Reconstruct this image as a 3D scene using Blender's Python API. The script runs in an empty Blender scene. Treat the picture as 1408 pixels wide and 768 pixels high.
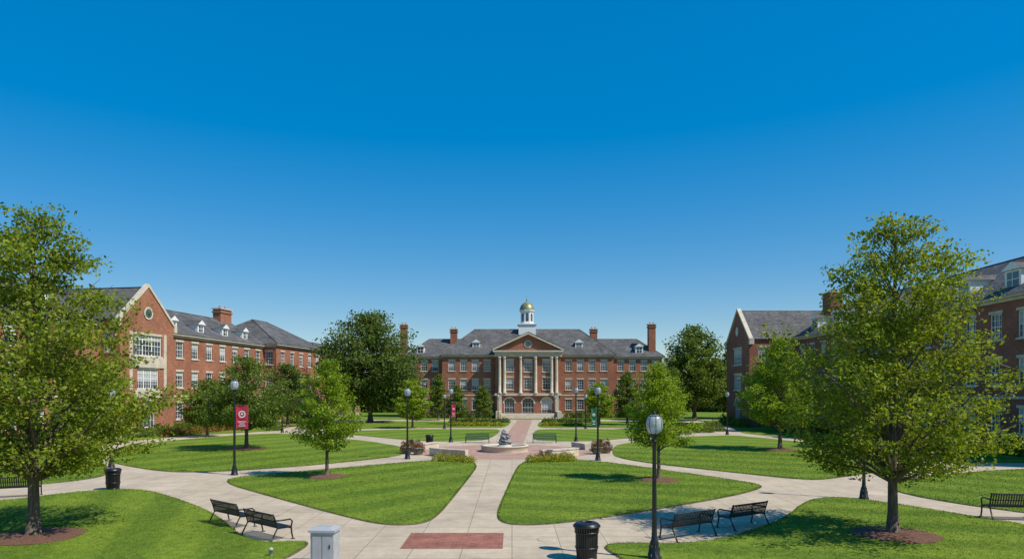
import bpy, bmesh, math, random
import numpy as np
from mathutils import Vector, Matrix
random.seed(7)
RNG = np.random.default_rng(11)
scene = bpy.context.scene
scene.view_settings.view_transform = 'Standard'
scene.view_settings.look = 'None'
scene.view_settings.exposure = 0
COL = scene.collection

# ---------------------------------------------------------------- materials
def new_mat(name):
    m = bpy.data.materials.new(name); m.use_nodes = True
    nt = m.node_tree
    return m, nt, nt.nodes['Principled BSDF']

def ramp(nt, fac, stops):
    r = nt.nodes.new('ShaderNodeValToRGB')
    e = r.color_ramp.elements
    while len(e) < len(stops): e.new(0.5)
    for i, (p, c) in enumerate(stops):
        e[i].position = p; e[i].color = (*c, 1)
    nt.links.new(fac, r.inputs[0]); return r.outputs[0]

def noise(nt, vec, scale, detail=4, rough=0.6):
    n = nt.nodes.new('ShaderNodeTexNoise'); n.inputs['Scale'].default_value = scale
    n.inputs['Detail'].default_value = detail; n.inputs['Roughness'].default_value = rough
    if vec: nt.links.new(vec, n.inputs['Vector'])
    return n.outputs['Fac']

def mix(nt, fac, a, b, mode='MIX'):
    m = nt.nodes.new('ShaderNodeMix'); m.data_type = 'RGBA'; m.blend_type = mode
    for s, v in ((m.inputs[0], fac), (m.inputs[6], a), (m.inputs[7], b)):
        if hasattr(v, 'links'): nt.links.new(v, s)
        elif isinstance(v, (int, float)): s.default_value = v
        else: s.default_value = (*v, 1)
    return m.outputs[2]

def math_n(nt, op, a, b=None, clamp=False):
    m = nt.nodes.new('ShaderNodeMath'); m.operation = op; m.use_clamp = clamp
    for i, v in enumerate((a, b)):
        if v is None: continue
        if hasattr(v, 'links'): nt.links.new(v, m.inputs[i])
        else: m.inputs[i].default_value = v
    return m.outputs[0]

def bump(nt, h, bs, strength=0.3, dist=0.02):
    b = nt.nodes.new('ShaderNodeBump'); b.inputs['Strength'].default_value = strength
    b.inputs['Distance'].default_value = dist
    nt.links.new(h, b.inputs['Height']); nt.links.new(b.outputs[0], bs.inputs['Normal'])

def pos(nt): return nt.nodes.new('ShaderNodeNewGeometry').outputs['Position']
def objc(nt): return nt.nodes.new('ShaderNodeTexCoord').outputs['Object']

def m_simple(name, c, rough=0.6, metal=0.0, var=0.15, scale=3.0, spec=0.5):
    m, nt, bs = new_mat(name)
    f = noise(nt, objc(nt), scale)
    c1 = tuple(x*(1-var) for x in c); c2 = tuple(min(1, x*(1+var)) for x in c)
    nt.links.new(ramp(nt, f, [(0.3, c1), (0.7, c2)]), bs.inputs['Base Color'])
    bs.inputs['Roughness'].default_value = rough; bs.inputs['Metallic'].default_value = metal
    bs.inputs['Specular IOR Level'].default_value = spec
    return m

def m_brick(name, c1, c2, mortar, bw=0.22, bh=0.075, grime=0.3, ms=0.01, rough=0.85, spec=0.3):
    m, nt, bs = new_mat(name)
    v = objc(nt)
    s = nt.nodes.new('ShaderNodeSeparateXYZ'); nt.links.new(v, s.inputs[0])
    u = math_n(nt, 'ADD', s.outputs[0], s.outputs[1])
    cb = nt.nodes.new('ShaderNodeCombineXYZ'); nt.links.new(u, cb.inputs[0]); nt.links.new(s.outputs[2], cb.inputs[1])
    b = nt.nodes.new('ShaderNodeTexBrick'); b.inputs['Scale'].default_value = 1
    b.inputs['Brick Width'].default_value = bw; b.inputs['Row Height'].default_value = bh
    b.inputs['Mortar Size'].default_value = ms; b.inputs['Mortar Smooth'].default_value = 0.3
    b.inputs['Color1'].default_value = (*c1, 1); b.inputs['Color2'].default_value = (*c2, 1)
    b.inputs['Mortar'].default_value = (*mortar, 1)
    nt.links.new(cb.outputs[0], b.inputs['Vector'])
    n1 = noise(nt, v, 0.35, 6); n2 = noise(nt, cb.outputs[0], 3.2, 7, 0.75)
    col = mix(nt, 1.0, b.outputs['Color'], ramp(nt, n1, [(0.3, (1-grime,)*3), (0.7, (1.12,)*3)]), 'MULTIPLY')
    col = mix(nt, 1.0, col, ramp(nt, n2, [(0.3, (1-grime,)*3), (0.7, (1.18,)*3)]), 'MULTIPLY')
    nt.links.new(col, bs.inputs['Base Color']); bs.inputs['Roughness'].default_value = rough
    bs.inputs['Specular IOR Level'].default_value = spec
    return m

M = {}
M['brick'] = m_brick('red_brick', (0.43, 0.135, 0.058), (0.29, 0.083, 0.040), (0.37, 0.25, 0.18))
M['brick2'] = m_brick('dark_red_brick', (0.38, 0.112, 0.052), (0.25, 0.070, 0.037), (0.31, 0.20, 0.15))
M['slate'] = m_brick('slate_roof', (0.180, 0.172, 0.165), (0.105, 0.101, 0.098), (0.05, 0.05, 0.052), bw=0.45, bh=0.22, grime=0.4, ms=0.012, rough=0.85)
M['stone'] = m_simple('limestone', (0.55, 0.475, 0.36), 0.8, var=0.18, scale=1.5)
M['white'] = m_simple('white_paint', (0.79, 0.78, 0.74), 0.5, var=0.05)
M['blind'] = m_simple('window_blind', (0.42, 0.42, 0.40), 0.8, var=0.12, scale=0.7)
M['black'] = m_simple('black_painted_steel', (0.012, 0.013, 0.013), 0.38, var=0.3)
M['dgreen'] = m_simple('dark_green_steel', (0.015, 0.055, 0.035), 0.4, var=0.3)
M['verdigris'] = m_simple('gilded_copper', (0.25, 0.25, 0.12), 0.45, metal=0.3, var=0.3, scale=1.2)
M['rock'] = m_simple('grey_rock', (0.20, 0.20, 0.195), 0.85, var=0.5, scale=3)
M['water'] = m_simple('fountain_water', (0.10, 0.15, 0.17), 0.05, var=0.1)
M['door'] = m_simple('dark_door', (0.03, 0.02, 0.018), 0.5)
M['grey'] = m_simple('grey_painted_metal', (0.36, 0.37, 0.38), 0.5, var=0.12)
M['red'] = m_simple('red_banner_cloth', (0.55, 0.03, 0.07), 0.75, var=0.1)
M['greenc'] = m_simple('green_banner_cloth', (0.03, 0.16, 0.07), 0.75, var=0.1)
M['liner'] = m_simple('bin_liner', (0.02, 0.02, 0.02), 0.6)
M['soil'] = m_simple('soil_edge', (0.11, 0.085, 0.05), 0.95, var=0.4, scale=8)

def m_glass():
    m, nt, bs = new_mat('window_glass')
    v = objc(nt)
    n = noise(nt, v, 0.45, 2)
    nt.links.new(ramp(nt, n, [(0.35, (0.012, 0.016, 0.02)), (0.65, (0.07, 0.09, 0.11))]), bs.inputs['Base Color'])
    bs.inputs['Roughness'].default_value = 0.06; bs.inputs['Specular IOR Level'].default_value = 0.9
    bump(nt, noise(nt, v, 1.3, 2), bs, 0.15, 0.05)
    return m
M['glass'] = m_glass()

def m_globe():
    m, nt, bs = new_mat('lamp_globe_glass')
    nt.links.new(ramp(nt, noise(nt, objc(nt), 5), [(0.3, (0.50, 0.54, 0.56)), (0.7, (0.66, 0.69, 0.70))]), bs.inputs['Base Color'])
    bs.inputs['Roughness'].default_value = 0.12
    bs.inputs['Transmission Weight'].default_value = 0.45
    bs.inputs['Coat Weight'].default_value = 0.5
    return m
M['globe'] = m_globe()

def m_concrete():
    m, nt, bs = new_mat('concrete_paving')
    p = pos(nt)
    b = nt.nodes.new('ShaderNodeTexBrick'); b.offset = 0.0; b.inputs['Scale'].default_value = 1
    b.inputs['Brick Width'].default_value = 1.5; b.inputs['Row Height'].default_value = 1.5
    b.inputs['Mortar Size'].default_value = 0.014; b.inputs['Mortar Smooth'].default_value = 0.2
    b.inputs['Color1'].default_value = (0.56, 0.455, 0.325, 1); b.inputs['Color2'].default_value = (0.51, 0.415, 0.30, 1)
    b.inputs['Mortar'].default_value = (0.27, 0.22, 0.16, 1)
    nt.links.new(p, b.inputs['Vector'])
    c = mix(nt, 1.0, b.outputs['Color'], ramp(nt, noise(nt, p, 0.3, 7, 0.7), [(0.3, (0.80, 0.79, 0.78)), (0.7, (1.1,)*3)]), 'MULTIPLY')
    c = mix(nt, 1.0, c, ramp(nt, noise(nt, p, 1.6, 8, 0.75), [(0.32, (0.82,)*3), (0.6, (1.05,)*3)]), 'MULTIPLY')
    c = mix(nt, 1.0, c, ramp(nt, noise(nt, p, 22, 3), [(0.3, (0.86,)*3), (0.7, (1.08,)*3)]), 'MULTIPLY')
    nt.links.new(c, bs.inputs['Base Color']); bs.inputs['Roughness'].default_value = 0.9
    bs.inputs['Specular IOR Level'].default_value = 0.2
    bump(nt, noise(nt, p, 40, 3), bs, 0.25, 0.01)
    return m
M['concrete'] = m_concrete()

def m_paver(name, c1, c2, mo):
    m, nt, bs = new_mat(name)
    p = pos(nt)
    b = nt.nodes.new('ShaderNodeTexBrick'); b.inputs['Scale'].default_value = 1
    b.inputs['Brick Width'].default_value = 0.24; b.inputs['Row Height'].default_value = 0.12
    b.inputs['Mortar Size'].default_value = 0.007
    b.inputs['Color1'].default_value = (*c1, 1); b.inputs['Color2'].default_value = (*c2, 1); b.inputs['Mortar'].default_value = (*mo, 1)
    nt.links.new(p, b.inputs['Vector'])
    c = mix(nt, 1.0, b.outputs['Color'], ramp(nt, noise(nt, p, 1.2, 6), [(0.3, (0.75,)*3), (0.7, (1.15,)*3)]), 'MULTIPLY')
    c = mix(nt, 1.0, c, ramp(nt, noise(nt, p, 9, 3), [(0.3, (0.8,)*3), (0.7, (1.15,)*3)]), 'MULTIPLY')
    nt.links.new(c, bs.inputs['Base Color']); bs.inputs['Roughness'].default_value = 0.85
    bs.inputs['Specular IOR Level'].default_value = 0.25
    return m
M['paver'] = m_paver('brick_pavers', (0.38, 0.14, 0.09), (0.25, 0.085, 0.06), (0.28, 0.19, 0.14))
M['paver2'] = m_paver('faded_brick_pavers', (0.48, 0.29, 0.21), (0.40, 0.225, 0.165), (0.38, 0.30, 0.23))

def m_grass(name, ang, width, strength=1.0):
    m, nt, bs = new_mat(name)
    p = pos(nt)
    d = nt.nodes.new('ShaderNodeVectorMath'); d.operation = 'DOT_PRODUCT'
    nt.links.new(p, d.inputs[0]); k = math.pi/width
    d.inputs[1].default_value = (math.cos(ang)*k, math.sin(ang)*k, 0)
    wob = math_n(nt, 'MULTIPLY', noise(nt, p, 0.25, 3), 1.6)
    s = math_n(nt, 'SINE', math_n(nt, 'ADD', d.outputs['Value'], wob))
    s = math_n(nt, 'MULTIPLY', s, 1.1)
    s = math_n(nt, 'ADD', s, 0.5, True)
    lightc = (0.160, 0.240, 0.026); darkc = (0.118, 0.192, 0.021)
    a = tuple(darkc[i]*strength + (1-strength)*(darkc[i]+lightc[i])/2 for i in range(3))
    b_ = tuple(lightc[i]*strength + (1-strength)*(darkc[i]+lightc[i])/2 for i in range(3))
    c = mix(nt, s, a, b_)
    c = mix(nt, 1.0, c, ramp(nt, noise(nt, p, 0.22, 7, 0.75), [(0.3, (0.76, 0.82, 0.8)), (0.7, (1.30, 1.14, 1.1))]), 'MULTIPLY')
    c = mix(nt, 1.0, c, ramp(nt, noise(nt, p, 3.2, 7, 0.8), [(0.32, (0.62,)*3), (0.68, (1.32,)*3)]), 'MULTIPLY')
    c = mix(nt, 1.0, c, ramp(nt, noise(nt, p, 40.0, 2, 0.7), [(0.3, (0.55,)*3), (0.7, (1.4,)*3)]), 'MULTIPLY')
    nt.links.new(c, bs.inputs['Base Color']); bs.inputs['Roughness'].default_value = 0.9
    bs.inputs['Specular IOR Level'].default_value = 0.1
    bump(nt, noise(nt, p, 30, 3), bs, 0.6, 0.03)
    return m
M['field'] = m_grass('grass_field', 0.3, 3.0, 0.2)

def m_mulch():
    m, nt, bs = new_mat('bark_mulch')
    p = pos(nt); n = noise(nt, p, 14, 6, 0.8)
    nt.links.new(ramp(nt, n, [(0.3, (0.05, 0.024, 0.015)), (0.7, (0.26, 0.12, 0.068))]), bs.inputs['Base Color'])
    bs.inputs['Roughness'].default_value = 0.95; bump(nt, n, bs, 0.9, 0.05)
    return m
M['mulch'] = m_mulch()

def m_bark():
    m, nt, bs = new_mat('bark')
    v = objc(nt); mp = nt.nodes.new('ShaderNodeMapping'); mp.inputs['Scale'].default_value = (9, 9, 1.5)
    nt.links.new(v, mp.inputs[0]); n = noise(nt, mp.outputs[0], 2.0, 6, 0.7)
    nt.links.new(ramp(nt, n, [(0.3, (0.05, 0.036, 0.026)), (0.7, (0.20, 0.15, 0.105))]), bs.inputs['Base Color'])
    bs.inputs['Roughness'].default_value = 0.9; bump(nt, n, bs, 0.9, 0.03)
    return m
M['bark'] = m_bark()

def m_leaf(name, dark, mid, light, trans=0.4, nscale=0.9):
    m = bpy.data.materials.new(name); m.use_nodes = True; nt = m.node_tree
    nt.nodes.clear()
    out = nt.nodes.new('ShaderNodeOutputMaterial')
    g = nt.nodes.new('ShaderNodeNewGeometry')
    f = math_n(nt, 'ADD', math_n(nt, 'MULTIPLY', g.outputs['Random Per Island'], 0.5),
               math_n(nt, 'MULTIPLY', noise(nt, g.outputs['Position'], nscale, 3), 0.55))
    c = ramp(nt, f, [(0.25, dark), (0.52, mid), (0.82, light)])
    d = nt.nodes.new('ShaderNodeBsdfPrincipled'); nt.links.new(c, d.inputs['Base Color'])
    d.inputs['Roughness'].default_value = 0.55; d.inputs['Specular IOR Level'].default_value = 0.2
    t = nt.nodes.new('ShaderNodeBsdfTranslucent')
    c2 = mix(nt, 1.0, c, (1.7, 1.5, 0.5), 'MULTIPLY'); nt.links.new(c2, t.inputs['Color'])
    mx = nt.nodes.new('ShaderNodeMixShader'); mx.inputs[0].default_value = trans
    nt.links.new(d.outputs[0], mx.inputs[1]); nt.links.new(t.outputs[0], mx.inputs[2])
    nt.links.new(mx.outputs[0], out.inputs[0])
    return m
LF = {
 'fresh': m_leaf('fresh_green_leaves', (0.085, 0.130, 0.013), (0.185, 0.245, 0.024), (0.33, 0.38, 0.045), 0.42),
 'bright': m_leaf('bright_green_leaves', (0.10, 0.165, 0.012), (0.20, 0.30, 0.020), (0.33, 0.43, 0.038), 0.42),
 'dark': m_leaf('dark_green_leaves', (0.045, 0.075, 0.017), (0.095, 0.145, 0.027), (0.17, 0.225, 0.042), 0.33, 0.4),
 'mid': m_leaf('green_leaves', (0.06, 0.10, 0.016), (0.125, 0.185, 0.026), (0.21, 0.28, 0.042), 0.36, 0.5),
 'yellow': m_leaf('yellow_flowers_and_leaves', (0.09, 0.14, 0.015), (0.22, 0.26, 0.02), (0.58, 0.48, 0.03), 0.3, 2.0),
 'rust': m_leaf('red_flowers_and_leaves', (0.04, 0.08, 0.015), (0.12, 0.15, 0.02), (0.55, 0.05, 0.06), 0.3, 2.0),
}

# ---------------------------------------------------------------- mesh builder
class MB:
    def __init__(s): s.v = []; s.f = []; s.m = []; s.sm = []; s.mats = []
    def mi(s, k):
        if k not in s.mats: s.mats.append(k)
        return s.mats.index(k)
    def face(s, pts, k, sm=False):
        b = len(s.v); s.v += [tuple(p) for p in pts]; s.f.append(tuple(range(b, b+len(pts))))
        s.m.append(s.mi(k)); s.sm.append(sm)
    def box(s, x0, x1, y0, y1, z0, z1, k):
        s.hexa([(x0, y0, z0), (x1, y0, z0), (x1, y1, z0), (x0, y1, z0), (x0, y0, z1), (x1, y0, z1), (x1, y1, z1), (x0, y1, z1)], k)
    def hexa(s, p, k):
        b = len(s.v); s.v += [tuple(q) for q in p]
        for f in ((0, 3, 2, 1), (4, 5, 6, 7), (0, 1, 5, 4), (1, 2, 6, 5), (2, 3, 7, 6), (3, 0, 4, 7)):
            s.f.append(tuple(b+i for i in f)); s.m.append(s.mi(k)); s.sm.append(False)
    def tube(s, pts, rads, k, n=8, cap=True):
        pts = [Vector(p) for p in pts]; b = len(s.v); mi = s.mi(k)
        for i, p in enumerate(pts):
            a = pts[max(0, i-1)]; c = pts[min(len(pts)-1, i+1)]; d = (c-a)
            if d.length < 1e-6: d = Vector((0, 0, 1))
            d.normalize()
            up = Vector((0, 0, 1)) if abs(d.z) < 0.9 else Vector((1, 0, 0))
            x = d.cross(up).normalized(); y = d.cross(x)
            for j in range(n):
                t = 2*math.pi*j/n
                s.v.append(tuple(p + (x*math.cos(t) + y*math.sin(t))*rads[i]))
        for i in range(len(pts)-1):
            for j in range(n):
                j2 = (j+1) % n
                s.f.append((b+i*n+j, b+i*n+j2, b+(i+1)*n+j2, b+(i+1)*n+j)); s.m.append(mi); s.sm.append(True)
        if cap:
            s.f.append(tuple(b+j for j in range(n))); s.m.append(mi); s.sm.append(False)
            s.f.append(tuple(b+(len(pts)-1)*n+j for j in range(n))); s.m.append(mi); s.sm.append(False)
    def lathe(s, prof, k, n=20, c=(0, 0), rot=0, smooth=True):
        b = len(s.v); mi = s.mi(k)
        for r, z in prof:
            for j in range(n):
                t = 2*math.pi*j/n + rot
                s.v.append((c[0]+r*math.cos(t), c[1]+r*math.sin(t), z))
        for i in range(len(prof)-1):
            for j in range(n):
                j2 = (j+1) % n
                s.f.append((b+i*n+j, b+i*n+j2, b+(i+1)*n+j2, b+(i+1)*n+j)); s.m.append(mi); s.sm.append(smooth)
        s.f.append(tuple(b+(len(prof)-1)*n+j for j in range(n))); s.m.append(mi); s.sm.append(False)
    def obj(s, name, parent=None, loc=None, rot=0):
        me = bpy.data.meshes.new(name); me.from_pydata(s.v, [], s.f)
        for k in s.mats: me.materials.append(M[k] if isinstance(k, str) else k)
        me.polygons.foreach_set('material_index', s.m); me.polygons.foreach_set('use_smooth', s.sm)
        me.update()
        o = bpy.data.objects.new(name, me); COL.objects.link(o)
        if parent: o.parent = parent
        if loc: o.location = loc
        o.rotation_euler[2] = rot
        return o

def empty(name, loc=(0, 0, 0), rot=0):
    e = bpy.data.objects.new(name, None); COL.objects.link(e); e.location = loc; e.rotation_euler[2] = rot
    e.empty_display_size = 0.5; return e

def inst(o, name, loc, rot=0, s=1.0):
    c = bpy.data.objects.new(name, o.data); COL.objects.link(c); c.location = loc; c.rotation_euler[2] = rot; c.scale = (s, s, s)
    for ch in o.children:
        cc = bpy.data.objects.new(ch.name.split('.')[0], ch.data); COL.objects.link(cc); cc.parent = c
        cc.location = ch.location; cc.rotation_euler = ch.rotation_euler
    return c

def np_mesh(name, verts, nper, mat, parent=None, loc=None):
    n = len(verts)//nper
    me = bpy.data.meshes.new(name)
    me.vertices.add(len(verts)); me.vertices.foreach_set('co', verts.astype(np.float32).ravel())
    me.loops.add(len(verts)); me.loops.foreach_set('vertex_index', np.arange(len(verts), dtype=np.int32))
    me.polygons.add(n); me.polygons.foreach_set('loop_start', np.arange(0, len(verts), nper, dtype=np.int32))
    me.update(calc_edges=True); me.materials.append(mat)
    o = bpy.data.objects.new(name, me); COL.objects.link(o)
    if parent: o.parent = parent
    if loc: o.location = loc
    return o

def leaf_verts(C, size, rng, up=0.6):
    n = len(C)
    N = rng.normal(size=(n, 3)); N /= np.linalg.norm(N, axis=1)[:, None]
    N[:, 2] += up; N /= np.linalg.norm(N, axis=1)[:, None]
    R = rng.normal(size=(n, 3)); T = np.cross(N, R); T /= np.linalg.norm(T, axis=1)[:, None]
    B = np.cross(N, T)
    s = (size*rng.uniform(0.6, 1.25, n))[:, None]
    V = np.empty((n, 4, 3))
    V[:, 0] = C - T*s*0.55; V[:, 1] = C + B*s*0.36 + N*s*0.08; V[:, 2] = C + T*s*0.6; V[:, 3] = C - B*s*0.36 + N*s*0.08
    return V.reshape(-1, 3)

# ---------------------------------------------------------------- ground
def smooth_poly(p, it=3):
    p = [Vector(q) for q in p]
    for _ in range(it):
        q = []
        for i in range(len(p)):
            a, b = p[i], p[(i+1) % len(p)]
            if (b-a).length > 9 and _ == 0:
                t = 1.6/(b-a).length
                q += [a.lerp(b, t), b.lerp(a, t)]
            else: q += [a.lerp(b, 0.25), b.lerp(a, 0.25)]
        p = q
    return p

def in_poly(P, x, y):
    r = np.zeros(len(x), bool); n = len(P)
    for i in range(n):
        x0, y0 = P[i]; x1, y1 = P[(i+1) % n]
        if y0 == y1: continue
        c = ((y0 > y) != (y1 > y)) & (x < (x1-x0)*(y-y0)/(y1-y0)+x0)
        r ^= c
    return r

def sheet(name, poly, z, k, skirt=0.0, matobj=None, skirtmat=None):
    bm = bmesh.new()
    vs = [bm.verts.new((p[0], p[1], z)) for p in poly]
    f = bm.faces.new(vs); f.normal_update()
    if f.normal.z < 0: f.normal_flip()
    if skirt:
        n = len(vs)
        cen = [Vector(p) for p in poly]
        area = sum(cen[i].x*cen[(i+1) % n].y-cen[(i+1) % n].x*cen[i].y for i in range(n))
        sg = 1 if area > 0 else -1
        lo = []
        for i in range(n):
            t = (cen[(i+1) % n]-cen[i-1]); t.normalize()
            lo.append(bm.verts.new((poly[i][0]+sg*t.y*.055, poly[i][1]-sg*t.x*.055, z-skirt)))
        for i in range(n):
            j = (i+1) % n; q = bm.faces.new((vs[i], vs[j], lo[j], lo[i])); q.material_index = 1 if skirtmat else 0
    bmesh.ops.triangulate(bm, faces=[x for x in bm.faces if len(x.verts) > 4])
    bmesh.ops.recalc_face_normals(bm, faces=bm.faces)
    me = bpy.data.meshes.new(name); bm.to_mesh(me); bm.free()
    me.materials.append(matobj or M[k])
    if skirtmat: me.materials.append(M[skirtmat])
    o = bpy.data.objects.new(name, me); COL.objects.link(o)
    return o

S = 2500
sheet('ground', [(-S, -S), (S, -S), (S, S), (-S, S)], -0.02, 'field')
sheet('pavement', [(-60, -5), (60, -5), (60, 122), (-60, 122)], 0.0, 'concrete')
LAWNZ = 0.035
lawns = [
 ([(-16.5, 37.4), (-9.5, 29.5), (-5.45, 25.1), (-4.24, 24.3), (-3.14, 24.6), (-2.82, 26.8), (-2.2, 44.2), (-3.0, 47.6), (-5.6, 48.0), (-11.4, 42.1)], math.radians(-38), 1.5),
 ([(0.38, 44.2), (-0.6, 26.8), (-0.37, 24.6), (0.8, 24.3), (2.58, 25.2), (5.76, 27.6), (9.73, 30.9), (12.1, 33.5), (12.8, 35.0), (11.6, 37.6), (6.4, 46.6), (4.0, 48.2), (1.2, 47.6)], math.radians(72), 1.4),
 ([(-18.4, 33.7), (-15, 30.5), (-11.4, 26.4), (-8.25, 21.3), (-6.5, 21.8), (-6.3, 20.8), (-6.6, 18.5), (-6.8, 12), (-7, 3), (-58, 3), (-58, 11), (-35, 22), (-22.1, 29.5), (-20.8, 32.6)], math.radians(20), 1.4),
 ([(2.7, 20.9), (3.4, 21.5), (5.4, 21.2), (7.3, 22.4), (10.1, 25.4), (12.6, 29.4), (13.7, 30.5), (14.9, 30.9), (16.3, 29.1), (18.2, 24.3), (22, 19), (36, 6), (36, 3), (4, 3), (3.5, 12), (3.3, 19.0)], math.radians(75), 1.4),
 ([(18.8, 35), (18.2, 31.3), (19.8, 27), (26, 20), (44, 8), (58, 8), (58, 43), (32, 42.5), (25, 39.5)], math.radians(40), 1.6),
 ([(-22.5, 38.5), (-25, 34.0), (-40, 26.5), (-58, 16), (-58, 62), (-37, 62), (-29, 48)], math.radians(110), 1.6),
 ([(-27, 46), (-19.6, 39.8), (-14, 43.3), (-8.9, 50.0), (-8.3, 53.5), (-9.5, 60), (-14.8, 68), (-27.5, 81), (-31.5, 76.2), (-34.5, 65), (-33, 56)], math.radians(-30), 1.9),
 ([(7.4, 50.6), (9.4, 45.5), (12.9, 40.9), (15.9, 36.9), (17.6, 37.6), (25.2, 43.5), (29, 61.4), (25, 77), (15.4, 72), (9.3, 62)], math.radians(62), 1.9),
 ([(-2.4, 68), (-1.2, 89.5), (-13, 89.5), (-23.5, 83.5), (-13, 71.5), (-8, 66.5)], math.radians(-40), 2.2),
 ([(2.0, 68), (3.0, 89.5), (14, 89.5), (22, 81), (13, 72.5), (7.6, 66.5)], math.radians(40), 2.2),
 ([(-0.9, 93), (0.0, 115), (-24, 115), (-29, 101), (-25.5, 87.5), (-14, 93)], math.radians(-50), 2.4),
 ([(3.4, 93), (4.6, 115), (28, 115), (28.5, 100), (24.5, 84), (15, 93)], math.radians(50), 2.4),
 ([(-38, 64.5), (-58, 64.5), (-58, 119), (-31.5, 119), (-31.5, 98), (-29.5, 85), (-36, 76)], math.radians(100), 2.0),
 ([(28.5, 46), (58, 46.5), (58, 119), (31.5, 119), (31, 98), (27, 80), (31.5, 63)], math.radians(80), 2.0),
]
for i, (P, ang, w) in enumerate(lawns):
    P = [tuple(q) for q in smooth_poly(P)]
    gm = m_grass('mown_grass', ang, w)
    o = sheet('lawn', P, LAWNZ, None, 0.028, gm, 'soil')
    xs = [p[0] for p in P]; ys = [p[1] for p in P]
    x0, x1 = max(min(xs), -36), min(max(xs), 36); y0, y1 = max(min(ys), 17), min(max(ys), 56)
    if y1 > y0:
        n = int((x1-x0)*(y1-y0)*300)
        X = RNG.uniform(x0, x1, n); Y = RNG.uniform(y0, y1, n)
        keep = (RNG.uniform(0, 1, n) < np.clip((24.0/Y)**2.0, 0, 1)) & (np.abs(X) < Y*0.80+1)
        X, Y = X[keep], Y[keep]
        k = in_poly(P, X, Y); X, Y = X[k], Y[k]
        pe = np.array(P); pn = np.roll(pe, -1, 0); sl_ = np.linalg.norm(pn-pe, axis=1)
        inr = (pe[:, 1] < 50) & (pe[:, 1] > 15) & (np.abs(pe[:, 0]) < 34); sl_ = sl_*inr
        if sl_.sum() > 0:
            ne = int(sl_.sum()*110); ii = RNG.choice(len(pe), ne, p=sl_/sl_.sum()); tt = RNG.uniform(0, 1, ne)[:, None]
            Q = pe[ii]*(1-tt)+pn[ii]*tt+RNG.normal(0, .022, (ne, 2))
            X = np.concatenate([X, Q[:, 0]]); Y = np.concatenate([Y, Q[:, 1]])
        n = len(X)
        if n:
            sc = np.clip(Y/26, 0.8, 2.0)
            h = RNG.uniform(0.02, 0.055, n)*sc**0.3; wd = RNG.uniform(0.006, 0.013, n)*sc; a = RNG.uniform(0, 6.28, n)
            V = np.zeros((n, 3, 3))
            V[:, 0, 0] = X-np.cos(a)*wd; V[:, 0, 1] = Y-np.sin(a)*wd; V[:, 0, 2] = LAWNZ-0.01
            V[:, 1, 0] = X+np.cos(a)*wd; V[:, 1, 1] = Y+np.sin(a)*wd; V[:, 1, 2] = LAWNZ-0.01
            V[:, 2, 0] = X+RNG.normal(0, 0.03, n); V[:, 2, 1] = Y+RNG.normal(0, 0.03, n); V[:, 2, 2] = LAWNZ+h
            np_mesh('grass_blades', V.reshape(-1, 3), 3, gm, parent=o)

sheet('brick_paver_inlay', [(-3.4, 20.7), (-0.28, 20.7), (-0.28, 23.05), (-3.4, 23.05)], 0.004, 'paver')
FX, FY = -0.6, 55.6
ring = [(FX+7.2*math.cos(t*math.pi/32), FY+7.0*math.sin(t*math.pi/32)) for t in range(64)]
sheet('brick_plaza', ring, 0.005, 'paver2')
sheet('brick_walk', [(-1.2, 62.8), (1.0, 62.8), (3.6, 121.0), (1.0, 121.0)], 0.009, 'paver2')

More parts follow.
